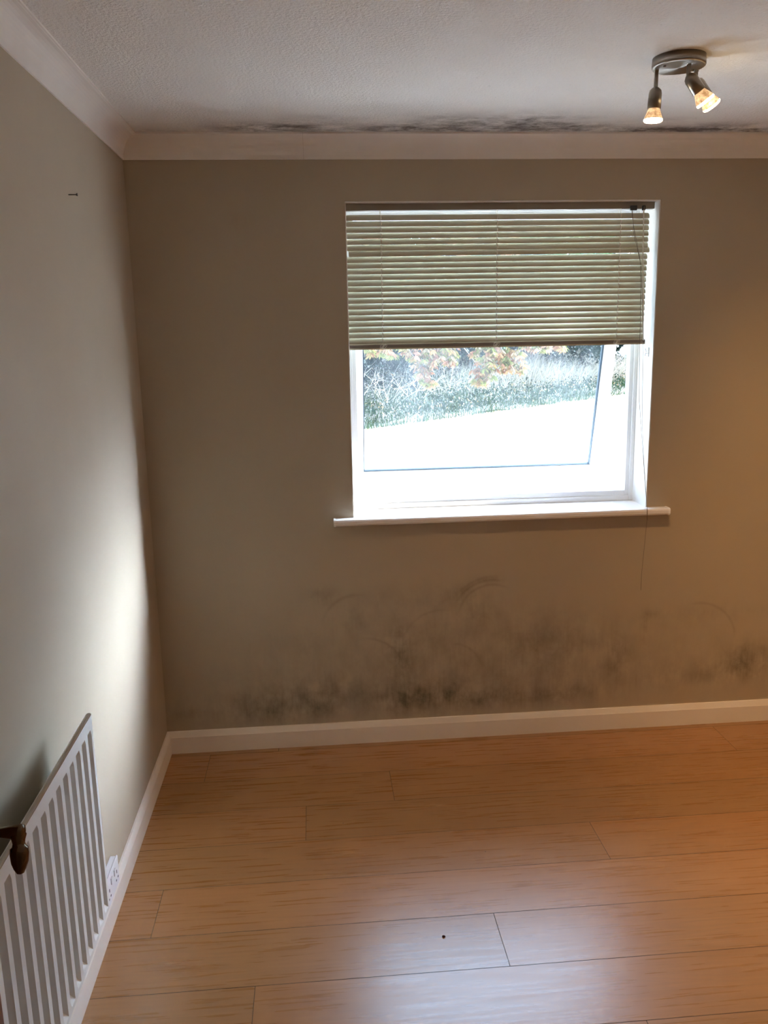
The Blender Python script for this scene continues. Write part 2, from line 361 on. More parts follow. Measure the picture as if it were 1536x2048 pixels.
strip('baseboard_back', skp, 0, 'back', 'cream skirting board with chamfered top under the mouldy wall', 'skirting board', M['skirting'])
strip('baseboard_left', skp, 0, 'left', 'white skirting board along the left wall below the radiator', 'skirting board', M['skirting'])
strip('baseboard_right', skp, 0, 'right', 'cream skirting board of the right wall, out of the photo', 'skirting board', M['skirting'])

# ------------------------------------------------------------------ window
win = empty('window_1', ((WX0+WX1)/2, RD, WZ0)); struct(win, 'white framed window with its wide pane tilted open outwards', 'window')
WL = Vector(win.location)
class WMB(MB):      # builds in world coordinates under the window root
    def build(s, name, mats, parent=None, **k):
        q = Vector(parent_world(parent)) if parent else Vector((0, 0, 0))
        s.v = [tuple(Vector(v)-q) for v in s.v]; return MB.build(s, name, mats, parent, **k)
def parent_world(o):
    l = Vector((0, 0, 0))
    while o: l += o.location; o = o.parent
    return l
# plaster reveal lining
mb = WMB(); e = .004
mb.box((WX1-e, .0015, WZ0), (WX1, RD, WZ1)); mb.box((WX0, .0015, WZ0), (WX0+e, RD, WZ1)); mb.box((WX0, .0015, WZ1-e), (WX1, RD, WZ1))
mb.build('reveal_lining', M['reveal'], win, bevel=.0015)
# outer frame: stepped section
mb = WMB(); x0, x1, z0, z1 = WX0, WX1, WZ0+.012, WZ1
def ring(mb, x0, x1, z0, z1, w_, ya, yb, wb=None):
    wb = w_ if wb is None else wb
    mb.box((x0, ya, z0), (x0+w_, yb, z1)); mb.box((x1-w_, ya, z0), (x1, yb, z1))
    mb.box((x0+w_, ya, z0), (x1-w_, yb, z0+wb)); mb.box((x0+w_, ya, z1-w_), (x1-w_, yb, z1))
ring(mb, x0, x1, z0, z1, .020, RD-.004, RD+.004, .022)
ring(mb, x0, x1, z0, z1, .036, RD+.003, RD+.045, .044)
ring(mb, x0, x1, z0, z1, .024, RD+.045, RD+.075, .030)
mb.build('window_frame', M['upvc'], win, bevel=.002)
# sill board
mb = WMB(); SX0, SX1, SY, ST = .7185, 2.0835, -.042, .027
zt = WZ0+.012
pr = [(RD+.002, 0), (SY+.008, 0), (SY+.003, -.002), (SY, -.008), (SY, -ST+.008), (SY+.003, -ST+.002), (SY+.008, -ST), (-.0005, -ST), (-.0005, -.0125), (RD+.002, -.0125)]
# inside the opening: full depth; on each side: only the nosing in front of the wall
mb.prism(pr, (WX0+.001, 0, zt), (WX1-.001, 0, zt), (0, 1, 0), (0, 0, 1))
pn = [(-.0005, 0), (SY+.008, 0), (SY+.003, -.002), (SY, -.008), (SY, -ST+.008), (SY+.003, -ST+.002), (SY+.008, -ST), (-.0005, -ST)]
mb.prism(pn, (SX0, 0, zt), (WX0+.001, 0, zt), (0, 1, 0), (0, 0, 1)); mb.prism(pn, (WX1-.001, 0, zt), (SX1, 0, zt), (0, 1, 0), (0, 0, 1))
sill = mb.build('window_sill', M['sill'], win)
for xa in (SX0-.003, SX1-.005):
    mb = WMB(); q = [(-.0005, .0012), (SY+.007, .0012), (SY+.001, -.001), (SY-.0015, -.008), (SY-.0015, -ST+.007), (SY+.002, -ST), (SY+.008, -ST-.0012), (-.0005, -ST-.0012)]
    mb.prism(q, (xa, 0, zt), (xa+.008, 0, zt), (0, 1, 0), (0, 0, 1)); mb.build('end_cap', M['upvc'], sill)
# tilted sash, hinged at the top
HZ, HY, TAN = 2.128, RD+.040, .262
ang = math.atan(TAN)
sroot = empty('sash', (0, HY-WL.y, HZ-WL.z)); sroot.parent = win; sroot.rotation_euler = (ang, 0, 0)
cx = (WX0+WX1)/2
gx0, gx1 = .867-cx, 1.918-cx
def spt(x, y, z): return (x, y, z)
sz_b = -1.085; SW = .052; SB = .060   # glass bottom along the sash; stile width
mb = MB(); so0, so1 = gx0-SW, gx1+SW; sT = 0.0; sB = sz_b-SB
def sring(mb, x0, x1, zb, zt_, w_, ya, yb, wb):
    mb.box((x0, ya, zb), (x0+w_, yb, zt_)); mb.box((x1-w_, ya, zb), (x1, yb, zt_))
    mb.box((x0+w_, ya, zb), (x1-w_, yb, zb+wb)); mb.box((x0+w_, ya, zt_-w_), (x1-w_, yb, zt_))
sring(mb, so0, so1, sB, sT, SW, 0, .046, SB)
sring(mb, so0-.008, so1+.008, sB-.008, sT+.006, .02, .046, .060, .02)
mb.build('sash_frame', M['upvc'], sroot, bevel=.003)
mb = MB(); sring(mb, gx0-.001, gx1+.001, sz_b-.001, -SW+.001, .006, .010, .030, .005); mb.build('gasket', M['gasket'], sroot)
mb = MB(); mb.box((gx0, .018, sz_b), (gx1, .022, -SW)); mb.build('glass_pane', M['glass'], sroot)
mb = MB(); xh = 1.395-cx
mb.box((xh-.016, -.012, sz_b-.045), (xh+.016, 0, sz_b+.004)); mb.box((xh-.009, -.03, sz_b-.02), (xh+.09, -.016, sz_b-.004)); mb.box((xh-.007, -.016, sz_b-.019), (xh+.007, -.01, sz_b-.005))
mb.build('window_handle', M['upvc'], sroot, bevel=.003)
for sx_ in (WX0+.028, WX1-.028):   # friction stay arms
    mb = WMB(); a = Vector((sx_, RD+.06, HZ-.12)); sash_p = Vector((sx_+(.006 if sx_ < 1 else -.006), HY+.045+.34*math.sin(ang), HZ-.34*math.cos(ang)))
    mb.tube([a, sash_p], .004, 6); mb.build('stay_arm', M['nickel'], win)
# outer wall lip / external sill
mb = WMB(); mb.prism([(0, 0), (.11, -.03), (.11, -.045), (0, -.02)], (WX0, .24, WZ0+.015), (WX1, .24, WZ0+.015), (0, 1, 0), (0, 0, 1)); mb.build('outer_sill', M['upvc'], win)

# ------------------------------------------------------------------ venetian blind
bl = empty('venetian_blind', (1.39, .04, 2.172)); tag(bl, 'cream venetian blind half lowered in the upper part of the window, slats nearly shut', 'blind')
BL = Vector(bl.location); BX0, BX1 = .7995, 1.9800
mb = WMB(); yb_ = .040
pr = [(-.0125, 0), (-.0125, -.024), (-.0115, -.025), (.0115, -.025), (.0125, -.024), (.0125, 0)]
mb.prism(pr, (.7985, yb_, 2.170), (1.990, yb_, 2.170), (0, 1, 0), (0, 0, 1)); hr = mb.build('headrail', M['headrail'], bl)
for xq, wq in ((1.905, .026), (1.945, .012)):
    mb = WMB(); mb.box((xq-wq/2, .018, 2.138), (xq+wq/2, .028, 2.156)); mb.build('control_fitting', M['dark'], hr, bevel=.002)
# slats
def slat_obj(a, x0, x1, tiltdeg, wd=.0250, lift=0.0, roll_x=0.0):
    mb = MB(); nseg = 6; crown = .0028; th = .0007; L = x1-x0
    secs = []
    for i in range(nseg+1):
        u = -wd/2+wd*i/nseg; secs.append((u, crown*(1-(2*u/wd)**2)))
    cr = .004
    xs = [-L/2, -L/2+.0015, -L/2+cr, L/2-cr, L/2-.0015, L/2]; ws = [.72, .9, 1, 1, .9, .72]
    base = []
    for side in (0, 1):
        for xx, wk in zip(xs, ws):
            row = []
            for (u, h) in secs:
                mb.v.append((xx, u*wk, h+(th if side else 0))); row.append(len(mb.v)-1)
            base.append(row)
    k = len(xs)
    for i in range(k-1):
        for j in range(nseg):
            A = base[i][j], base[i][j+1], base[i+1][j+1], base[i+1][j]; mb.face(A, 0, True)
            B = base[k+i][j], base[k+i+1][j], base[k+i+1][j+1], base[k+i][j+1]; mb.face(B, 0, True)
        mb.face((base[i][0], base[i+1][0], base[k+i+1][0], base[k+i][0])); mb.face((base[i][nseg], base[k+i][nseg], base[k+i+1][nseg], base[i+1][nseg]))
    for i in (0, k-1): mb.face(base[i]+base[k+i][::-1])
    o = mb.build('slat', M['slat'], bl)
    return o
NSL = 22; ZT, ZBt = 2.1205, 1.6650
TILT = 61
proto = None
for i in range(NSL):
    z = ZT+(ZBt-ZT)*i/(NSL-1)
    if proto is None: o = proto = slat_obj(0, 0, BX1-.0055-BX0, TILT)
    else: o = proto.copy(); C.objects.link(o); o.parent = bl
    o.rotation_euler = (R_(TILT+random.uniform(-1.6, 1.6)), 0, R_(0)); dx = 0
    if i == 6: o.rotation_euler = (R_(TILT+7), R_(-.2), R_(.1)); dx = .007; z += .002
    elif i in (5, 7): o.rotation_euler = (R_(TILT+3), R_(-.05), 0)
    o.location = Vector(((BX0+BX1)/2-.003+dx-.0002*i, yb_+(-.002 if i == 6 else 0), z))-BL
mb = WMB(); pr = [(-.011, .0), (-.0125, .003), (-.0125, .013), (-.009, .016), (.009, .016), (.0125, .013), (.0125, .003), (.011, 0)]
mb.prism(pr, (BX0-.002, yb_, 1.6345), (BX1-.004, yb_, 1.6345), (0, 1, 0), (0, 0, 1)); br = mb.build('bottom_rail', M['bottomrail'], bl)
mb = WMB(); mb.prism([(-.0132, -.0025), (-.0132, .003), (.0132, .003), (.0132, -.0025)], (BX0-.002, yb_, 1.6345), (BX1-.004, yb_, 1.6345), (0, 1, 0), (0, 0, 1)); mb.build('rail_edge', M['slat'], br)
o = proto.copy(); C.objects.link(o); o.parent = bl; o.rotation_euler = (R_(18), 0, 0); o.location = Vector(((BX0+BX1)/2-.004, yb_, 1.6535))-BL
random.seed(11)
for xq in (.928, 1.374, 1.857):
    for yy in (yb_-.0135, yb_+.0135):
        mb = WMB(); pts = [(xq+random.uniform(-.0008, .0008), yy, 2.146-.49*k/24) for k in range(25)]; mb.tube(pts, .0009, 5); mb.build('ladder_cord', M['cord'], bl)
    mb = WMB()
    for k in range(NSL):
        z = ZT+(ZBt-ZT)*k/(NSL-1); mb.tube([(xq+.004, yb_-.0075, z-.006), (xq+.003, yb_-.0135, z+.003), (xq-.001, yb_-.0140, z+.010)], .0014, 5)
    mb.build('ladder_rung', M['cord'], bl)
    mb = WMB(); pts = []
    for k in range(26):
        a = k*1.1; pts.append((xq+.008*math.sin(a)+.0006*k-.006, yb_-.0150-.0022*math.cos(a*1.3), 1.6440+.009*math.cos(a*.9)))
    mb.tube(pts, .0009, 5); mb.build('cord_knot', M['cord'], bl)
# wand and pull cords
mb = WMB(); mb.tube([(1.944, .020, 2.152), (1.947, .018, 2.0), (1.964, .018, 1.648)], .0022, 6); mb.build('tilt_wand', M['glasswand'] if 'glasswand' in M else M['cord'], bl)
mb = WMB(); mb.tube([(1.897,.024,2.150),(1.905,.022,2.09),(1.920,.021,2.03),(1.938,.020,1.955),(1.944,.020,1.88),(1.950,.022,1.75),(1.953,.024,1.62),(1.962,.026,1.41),(1.981,.012,1.20),(1.984,-.030,1.04),(1.986,-.0465,.985),(1.987,-.0475,.93),(1.988,-.030,.80),(1.990,-.012,.70),(1.992,-.006,.62)], .0009, 6)
mb.build('pull_cord', M['darkcord'], bl)
mb = WMB(); mb.tube([(1.899,.024,2.150),(1.910,.022,2.05),(1.944,.020,1.93),(1.955,.022,1.80),(1.968,.024,1.60),(1.973,.026,1.45),(1.977,.020,1.30),(1.984,-.002,1.14),(1.987,-.036,1.0),(1.988,-.0475,.965),(1.989,-.0475,.93)], .0008, 6)
mb.build('pull_cord', M['darkcord'], bl)
cl = empty('cord_cleat', (WX1-e, .045, 1.60)); tag(cl, 'small white cord hook on the right window reveal', 'hook')
mb = MB(); mb.box((-.003, -.005, -.018), (0, .005, .018)); mb.build('plate', M['upvc'], cl, bevel=.001)
mb = MB(); mb.tube([(-.002, 0, .004), (-.012, 0, .004), (-.014, 0, .014)], .002, 6); mb.tube([(-.002, 0, -.004), (-.012, 0, -.004), (-.014, 0, -.014)], .002, 6); mb.build('prong', M['upvc'], cl)

# ------------------------------------------------------------------ radiator
rad = empty('radiator', (.075, -1.336, .264)); tag(rad, 'white ribbed panel radiator mounted on the left wall', 'radiator')
RL = Vector(rad.location)
XF, XBk = .09, .077; RZ0, RZ1 = .264, .803; RY1 = -1.336; PIT = .0503; NF = 22; RY0 = RY1-.032-NF*PIT
zt0, zt1 = .292, .757
mb = WMB(); DEP = .013
# columns of y positions: flat rib, slope in, channel, slope out
ys = [(RY1, 0)]
y = RY1-.014
ys.append((y, 0))
for k in range(NF):
    ys += [(y-.005, 1), (y-.026, 1), (y-.032, 0)]
    if k < NF-1: ys.append((y-PIT, 0))
    y -= PIT
ys.append((RY0, 0))
zs = [(RZ0+.004, 0), (zt0-.012, 0), (zt0+.004, 1), (zt1-.004, 1), (zt1+.010, 0), (RZ1-.004, 0)]
grid = []
for (yy, d) in ys:
    row = []
    for (zz, dz) in zs:
        mb.v.append((XF-DEP*d*dz, yy, zz)); row.append(len(mb.v)-1)
    grid.append(row)
for i in range(len(ys)-1):
    for j in range(len(zs)-1):
        mb.face((grid[i][j], grid[i+1][j], grid[i+1][j+1], grid[i][j+1]), 0, False)
# rolled top and rounded edges: profile strip
top = [(XF, RZ1-.004), (XF-.0008, RZ1-.0018), (XF-.0022, RZ1-.0006), (XF-.005, RZ1), (XF-.009, RZ1-.001), (XBk, RZ1-.004), (XBk, RZ0), (XF-.006, RZ0), (XF, RZ0+.004)]
n = len(mb.v); k = len(top)
for yy in (RY1, RY0):
    for (xx, zz) in top: mb.v.append((xx, yy, zz))
for i in range(k-1): mb.face((n+i, n+i+1, n+k+i+1, n+k+i), 0, i < 4)
for off in (0, k): mb.face([n+off+i for i in range(k)])
mb.build('panel', M['radiator'], rad)
for yy in (RY1-.20, RY0+.20):
    mb = WMB(); mb.prism([(.0005, .36), (.004, .36), (.004, .38), (XBk-.012, .38), (XBk-.012, .40), (.004, .40), (.004, .56), (XBk-.012, .56), (XBk-.012, .58), (.004, .58), (.004, .60), (.0005, .60)], (0, yy-.012, 0), (0, yy+.012, 0), (1, 0, 0), (0, 0, 1))
    mb.build('wall_bracket', M['radiator'], rad)

# ------------------------------------------------------------------ open door with bronze lever at the left edge
fe = Vector((.160, -2.160, 0)); hg = Vector((.052, -2.915, 0)); dv = (hg-fe).normalized(); nv = Vector((-dv.y, dv.x, 0))
if nv.x < 0: nv = -nv
door = empty('door_1', tuple(hg)); struct(door, 'reddish brown wooden door standing open against the left wall, only its edge in view', 'door')
mb = WMB()
A = hg+nv*0; n = len(mb.v)
for zz in (.008, 1.98):
    for q in (fe, hg, hg-nv*.036, fe-nv*.036): mb.v.append((q.x, q.y, zz))
for f in ((0,1,2,3),(7,6,5,4),(0,4,5,1),(1,5,6,2),(2,6,7,3),(3,7,4,0)): mb.face([n+i for i in f])
leaf = mb.build('door_leaf', M['doorwood'], door, bevel=.0015)
hz = 1.052; hp = fe+dv*.082+Vector((0, 0, hz))
h = empty('door_handle', tuple(hp-Vector(door.location))); h.parent = door
mb = WMB(); mb.lathe([(0, .024), (.005, .024), (.008, .020), (.009, .010)], hp, nv, 24); mb.build('rose', M['bronze'], h)
mb = WMB(); el = Vector((.246, -2.243, hz)); ax = (el-hp); L0 = ax.length
mb.lathe([(0, .006), (L0*.45, .0045), (L0*.72, .0052), (L0-.010, .0085), (L0+.002, .0105), (L0+.007, .009), (L0+.009, .003)], hp, ax, 20)
tp = Vector((.2505, -2.262, hz-.045)); d_ = tp-el; L = d_.length
mb.lathe([(-.004, .006), (.004, .0105), (.010, .0085), (.014, .0078), (.018, .0088), (.020, .0115), (L*.55, .0120), (L*.78, .0108), (L*.94, .0080), (L+.003, .0045), (L+.0045, .0005)], el, d_, 20)
mb.build('lever', M['bronze'], h)

# ------------------------------------------------------------------ socket, screw, crumbs
sk_ = empty('wall_socket', (0, -1.035, .14)); tag(sk_, 'white double wall socket above the left skirting beside the radiator end', 'socket')
SL = Vector(sk_.location)
mb = WMB(); mb.box((0, -1.118, .098), (.016, -.978, .180)); mb.build('back_box', M['socket'], sk_, bevel=.003)
mb = WMB(); mb.box((.016, -1.120, .0955), (.022, -.976, .182)); fp = mb.build('face_plate', M['socket'], sk_, bevel=.003)
for yy in (-1.028, -1.066):
    mb = WMB(); mb.box((.022, yy-.007, .148), (.0255, yy+.007, .168)); mb.build('switch', M['socket'], fp, bevel=.001)
for yy in (-1.003, -1.092):
    mb = WMB(); mb.box((.0218, yy-.002, .138), (.0226, yy+.002, .148)); mb.box((.0218, yy-.013, .118), (.0226, yy-.007, .123)); mb.box((.0218, yy+.007, .118), (.0226, yy+.013, .123)); mb.build('pin_hole', M['dark'], fp)
scw = empty('wall_screw', (0, -.770, 2.082)); tag(scw, 'small dark screw sticking out of the left wall near the coving', 'screw')
mb = MB(); mb.lathe([(-.004, .0016), (.019, .0016)], (0, 0, 0), (1, 0, 0), 10); mb.build('shank', M['screw'], scw)
mb = MB(); mb.lathe([(.019, .0016), (.023, .0042), (.0242, .0040)], (0, 0, 0), (1, 0, 0), 12); mb.build('head', M['screw'], scw)
random.seed(3)
def crumb(x, y, s_, label):
    mb = MB(); pts = []
    for k in range(7):
        a = k/7*2*math.pi; r = s_*random.uniform(.55, 1.1); pts.append((r*math.cos(a), r*math.sin(a), 0.0003))
    tpz = [(q[0]*.6+.0*s_, q[1]*.6, s_*random.uniform(.4, .8)) for q in pts]
    mb.v = pts+tpz
    for k in range(7): j = (k+1) % 7; mb.face((k, j, 7+j, 7+k))
    mb.face(range(7, 14)); mb.face(range(6, -1, -1))
    o = mb.build('debris_crumb', M['crumb'] if s_ > .003 else M['dark']); o.location = (x, y, .0004); tag(o, label, 'debris', 'specks on the floor'); return o
M['crumb'] = plain('dark_purple_crumb', (.045, .018, .03), .6)
crumb(.9716, -1.2041, .0066, 'dark crumb on the bright patch of the laminate floor, largest speck')
crumb(.705, -.60, .0022, 'tiny dark speck on the floor in the dim far part, left of the window')
crumb(1.17, -.82, .0018, 'tiny dark speck on the floor midway between the wall and the big crumb')

# ------------------------------------------------------------------ ceiling spotlight
cc_ = Vector((1.663, -.905, H)); lt = empty('ceiling_spotlight', tuple(cc_)); tag(lt, 'round brushed metal ceiling light with three lit adjustable spots', 'ceiling light')
mb = MB(); mb.lathe([(0, .069), (-.022, .070), (-.0245, .0685), (-.0255, .064), (-.0262, 0.0)], (0, 0, 0), (0, 0, 1), 64); can = mb.build('canopy', M['brushed'], lt)
for a in (20, 200):
    mb = MB(); mb.lathe([(-.0255, .004), (-.029, .0035), (-.030, .001)], (.048*math.cos(R_(a)), .048*math.sin(R_(a)), 0), (0, 0, 1), 12); mb.build('cap_nut', M['nickel'], can)
spots = [ # stem foot (x,y), stem length, holder direction
    ((1.6109, -.8826), .044, Vector((-.03, .03, -1))),
    ((1.678, -.9352), .026, Vector((.60, -.05, -.80))),
    ((1.725, -.8759), .022, Vector((.62, .10, -.72)))]
for i, ((sx, sy), sl, dr) in enumerate(spots):
    dr = dr.normalized(); foot = Vector((sx, sy, H-.026))-cc_
    el = foot+Vector((0, 0, -sl))
    mb = MB(); mb.box((foot.x-.005, foot.y-.0035, el.z-.003), (foot.x+.005, foot.y+.0035, foot.z+.002)); mb.lathe([(0, .007), (.003, .007)], foot-Vector((0, 0, .001)), (0, 0, 1), 16)
    mb.build('stem', M['nickel'], lt, bevel=.0012)
    hroot = empty('lamp_holder', tuple(el)); hroot.parent = lt
    mb = MB(); mb.lathe([(-.004, .002), (0, .009), (.006, .0155), (.014, .0175), (.052, .0180), (.0525, .0165)], (0, 0, 0), dr, 28); mb.build('socket_cup', M['nickel'], hroot)
    mb = MB(); mb.lathe([(.046, .0150), (.054, .0155), (.061, .0185), (.074, .0235), (.079, .0248)], (0, 0, 0), dr, 28); mb.build('bulb_reflector', M['bulbglass'], hroot)
    mb = MB(); mb.lathe([(.079, .0248), (.083, .0250), (.0855, .0225), (.087, 0.0)], (0, 0, 0), dr, 28); mb.build('bulb_face', M['bulbface'], hroot)
    ld = bpy.data.lights.new('spot_lamp', 'SPOT'); ld.energy = [10, 14, 14][i]*LAMP; ld.color = (1, .55, .21); ld.spot_size = R_(100); ld.spot_blend = .9; ld.shadow_soft_size = .02
    lo = bpy.data.objects.new('spot_lamp', ld); C.objects.link(lo); lo.parent = lt
    lo.location = el+dr*.092; lo.rotation_euler = (-dr).to_track_quat('Z', 'Y').to_euler()

# added fill spot behind the camera, lifts the near floor and left wall
pl_ = bpy.data.lights.new('added_rear_fill', 'SPOT'); pl_.energy = REAR; pl_.color = (1, .66, .36); pl_.shadow_soft_size = .06
po = bpy.data.objects.new('added_rear_fill', pl_); C.objects.link(po); po.location = (1.3, -2.9, 2.3); pl_.spot_size = R_(110); pl_.spot_blend = 1.0; po.rotation_euler = (R_(10), R_(-38), 0)

# ------------------------------------------------------------------ outdoors
GZ = -.30
mb = MB(); mb.poly([(-60, .24, GZ), (60, .24, GZ), (60, 80, GZ), (-60, 80, GZ)])
struct(mb.build('trim_9', M['concrete']), 'sun bleached pale paving outside the window', 'ground').name = 'ground'
# bank behind an oblique edge line
e0 = Vector((1.83, 14.84, GZ)); e1 = Vector((10.25, 22.64, GZ)); ed = (e1-e0).normalized(); en = Vector((-ed.y, ed.x, 0))
random.seed(21)
def bank_h(q):   # height above GZ at distance q behind the edge
    q = max(q, 0); return .02+.16*q if q < 6 else .98+.05*(q-6)
def bp(s, q): v = e0+ed*s+en*q; return Vector((v.x, v.y, GZ+bank_h(q)))
mb = MB(); NS, NQ = 60, 24; ids = {}
for i in range(NS+1):
    for j in range(NQ+1):
        s_ = -22+60*i/NS; q = 22*(j/NQ)**1.6; v = bp(s_, q)
        wob = .35*math.sin(s_*1.7)+.2*math.sin(s_*4.1)
        if j == 0: v = bp(s_, wob*.5); v.z = GZ-.02
        else: v.z += random.uniform(-.05, .05)
        mb.v.append(tuple(v)); ids[i, j] = len(mb.v)-1
for i in range(NS):
    for j in range(NQ): mb.face((ids[i, j], ids[i+1, j], ids[i+1, j+1], ids[i, j+1]), 0, True)
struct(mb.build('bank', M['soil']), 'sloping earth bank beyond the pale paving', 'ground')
# vis: only the part of the bank the window can show gets dense planting
def jit(c, k=.25): f = 1+random.uniform(-k, k); return tuple(max(0, min(1, v*f*(1+random.uniform(-.08, .08)))) for v in c)
def blade(mb, p, h, wd, lean, az, col, segs=3):
    d = Vector((math.cos(az), math.sin(az), 0)); side = Vector((-d.y, d.x, 0)) if random.random() < .5 else Vector((1, 0, 0))
    prev = None
    for k in range(segs+1):
        u = k/segs; q = p+Vector((0, 0, h*u*(1-.35*lean*u)))+d*(lean*h*u*u); w_ = wd*(1-u*.85)
        a, b = q-side*w_, q+side*w_
        if prev: mb.poly([prev[0], prev[1], b, a], 0, col)
        prev = (a, b)
# green grass
mb = MB()
for k in range(15000):
    s_ = random.uniform(-6, 22); q = abs(random.gauss(0, 1.0))*1.5 - .1
    if q > 4.5: continue
    p_ = bp(s_, q); p_.z -= .03
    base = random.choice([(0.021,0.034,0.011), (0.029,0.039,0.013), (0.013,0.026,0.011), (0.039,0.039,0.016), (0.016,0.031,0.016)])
    blade(mb, p_, random.uniform(.10, .34)*(.6+.4*min(q, 1.5)), random.uniform(.006, .014), random.uniform(.1, .9), random.uniform(0, 6.28), jit(base), 2)
tag(mb.build('bank_grass', M['blade']), 'short green grass and weeds along the foot of the bank', 'grass', kind='stuff')
# dry pale grass, to the right
mb = MB()
for k in range(7500):
    s_ = random.uniform(4.0, 16); dens = min(1, max(0, (s_-4.5)/5))
    if random.random() > .06+.94*dens: continue
    q = random.uniform(1.2, 4.8) ; p_ = bp(s_, q); p_.z -= .03
    base = random.choice([(0.241,0.210,0.173), (0.204,0.173,0.136), (0.262,0.241,0.210), (0.170,0.161,0.111)])
    blade(mb, p_, random.uniform(.5, 1.15)*(.55+.45*dens), random.uniform(.005, .011), random.uniform(.2, 1.0), random.gauss(0.4, 1.0), jit(base, .15), 4)
tag(mb.build('dry_grass', M['dry']), 'tall pale dry grass on the right of the bank', 'grass', kind='stuff')
# low weeds with leaves
mb = MB()
def leafquad(mb, p, d, n_, L, wd, col):
    d = d.normalized(); s_ = d.cross(n_); s_ = s_.normalized() if s_.length > 1e-3 else Vector((1, 0, 0))
    mb.poly([p, p+d*L*.5+s_*wd, p+d*L, p+d*L*.5-s_*wd], 0, col)
def rv(): return Vector((random.gauss(0, 1), random.gauss(0, 1), random.gauss(0, 1)))
for k in range(26000):
    s_ = random.uniform(-7, 20); q = random.uniform(.2, 6.5); p_ = bp(s_, q)+Vector((0, 0, random.uniform(0, .35)))
    base = random.choice([(0.011,0.021,0.011), (0.008,0.017,0.011), (0.016,0.025,0.011), (0.011,0.016,0.009), (0.027,0.030,0.014)]) if random.random() < .9 else (.26,.12,.07)
    leafquad(mb, p_, rv(), rv(), random.uniform(.04, .11), random.uniform(.012, .03), jit(base))
tag(mb.build('bank_weeds', M['bush']), 'low leafy weeds and brambles covering the bank', 'weeds', kind='stuff')
# pale dead twigs on the left
random.seed(5)
def twiggy(x, y, z, h, n_, label, grp=None):
    mb = MB()
    def br_(p, d, L, r, lev):
        pts = [p]; q = p.copy(); dd = d.copy()
        for k in range(4): dd = (dd+rv()*.16).normalized(); q = q+dd*L/4; pts.append(q.copy())
        mb.tube(pts, [r*(1-.17*k) for k in range(5)], 5, cap=False)
        if lev < 2:
            for k in range(3): br_(pts[random.randint(1, 4)].copy(), (dd+rv()*.55).normalized(), L*.6, r*.55, lev+1)
    for k in range(n_): br_(Vector((random.uniform(-.15, .15), 0, -.05)), Vector((random.uniform(-.9, .9), random.uniform(-.3, .3), 1)).normalized(), h*random.uniform(.7, 1), .007, 0)
    o = mb.build('dead_shrub', M['twig']); o.location = (x, y, z); tag(o, label, 'shrub', 'leafless shrubs on the bank'); return o
for (s_, q, h, n_, lb) in [(.2, 1.0, .95, 5, 'bare pale twigs of a dead shrub at the left of the bank'), (1.9, 1.2, 1.1, 7, 'bare pale twigs leaning right, second dead shrub from the left'),
                           (3.3, 1.5, .9, 5, 'small bare twiggy shrub between the hanging branches, in the middle of the bank'), (5.4, 2.0, .9, 6, 'bare pale twiggy shrub beside the dry grass')]:
    v = bp(s_, q); twiggy(v.x, v.y, v.z, h, n_, lb)
# dark shrubs behind
def leaf_blob(mb, c, r, n_, cols, L, wd, shell=.55):
    for k in range(n_):
        d = rv().normalized(); rr = shell+(1-shell)*random.random()**.6; q = Vector((c[0]+d.x*r[0]*rr, c[1]+d.y*r[1]*rr, c[2]+d.z*r[2]*rr))
        leafquad(mb, q, d+rv()*.8, rv(), L*random.uniform(.6, 1.3), wd*random.uniform(.7, 1.3), jit(random.choice(cols)))
random.seed(31)
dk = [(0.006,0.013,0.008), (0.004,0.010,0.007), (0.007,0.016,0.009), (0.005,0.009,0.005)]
names = ['dark green shrub far left behind the bank', 'dense dark shrub behind the left dead twigs', 'dark shrub behind the middle of the bank', 'dark shrub behind the hanging autumn branches', 'dark shrub behind the dry grass', 'shaded shrub at the far right behind the dry grass', 'dark shrub seen through the open gap of the window']
for i, s_ in enumerate((-8.0, -4.2, -.6, 3.2, 7.4, 12.0, 17.0)):
    c = bp(s_, 4.3+.5*math.sin(i*2.1)); root = empty('shrub', tuple(c)); tag(root, names[i], 'shrub', 'shrubs behind the bank')
    mb = MB(); hh = 4.2+.6*math.sin(i*1.7)
    for j in range(6):
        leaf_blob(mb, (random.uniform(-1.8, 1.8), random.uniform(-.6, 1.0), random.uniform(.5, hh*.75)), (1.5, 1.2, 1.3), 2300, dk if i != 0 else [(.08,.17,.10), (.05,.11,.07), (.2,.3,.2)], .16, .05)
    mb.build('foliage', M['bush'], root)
    mb = MB()
    for j in range(5): mb.tube([(random.uniform(-.2, .2), 0, -.2), (random.uniform(-.8, .8), random.uniform(-.3, .3), 1.6), (random.uniform(-1.5, 1.5), random.uniform(-.4, .4), 3.0)], [.05, .035, .015], 6)
    mb.build('stem', M['bark'], root)
# far tree belt
random.seed(41)
for i, (x, y, h_) in enumerate([(-14, 22, 9), (-6, 26, 10), (3, 29, 9.5), (12, 33, 10.5), (22, 36, 10), (33, 36, 9)]):
    root = empty('tree', (x, y, .6)); tag(root, ['tall green tree far left beyond the bank','tall green tree left beyond the shrubs','broad green tree beyond the middle shrubs','broad green tree beyond the dry grass','tall tree beyond the right shrubs','tall tree farthest right beyond the bank'][i], 'tree', 'trees beyond the bank')
    mb = MB()
    for j in range(9): leaf_blob(mb, (random.uniform(-3.5, 3.5), random.uniform(-2, 2), random.uniform(1.6, h_*.85)), (2.4, 2.0, 1.9), 420, [(.09,.15,.06), (.14,.19,.07), (.20,.19,.07)], .42, .17)
    mb.build('foliage', M['bush'], root)
    mb = MB(); mb.tube([(0, 0, -1), (.1, 0, h_*.4), (.3, .1, h_*.8)], [.28, .2, .06], 10); mb.build('trunk', M['bark'], root)
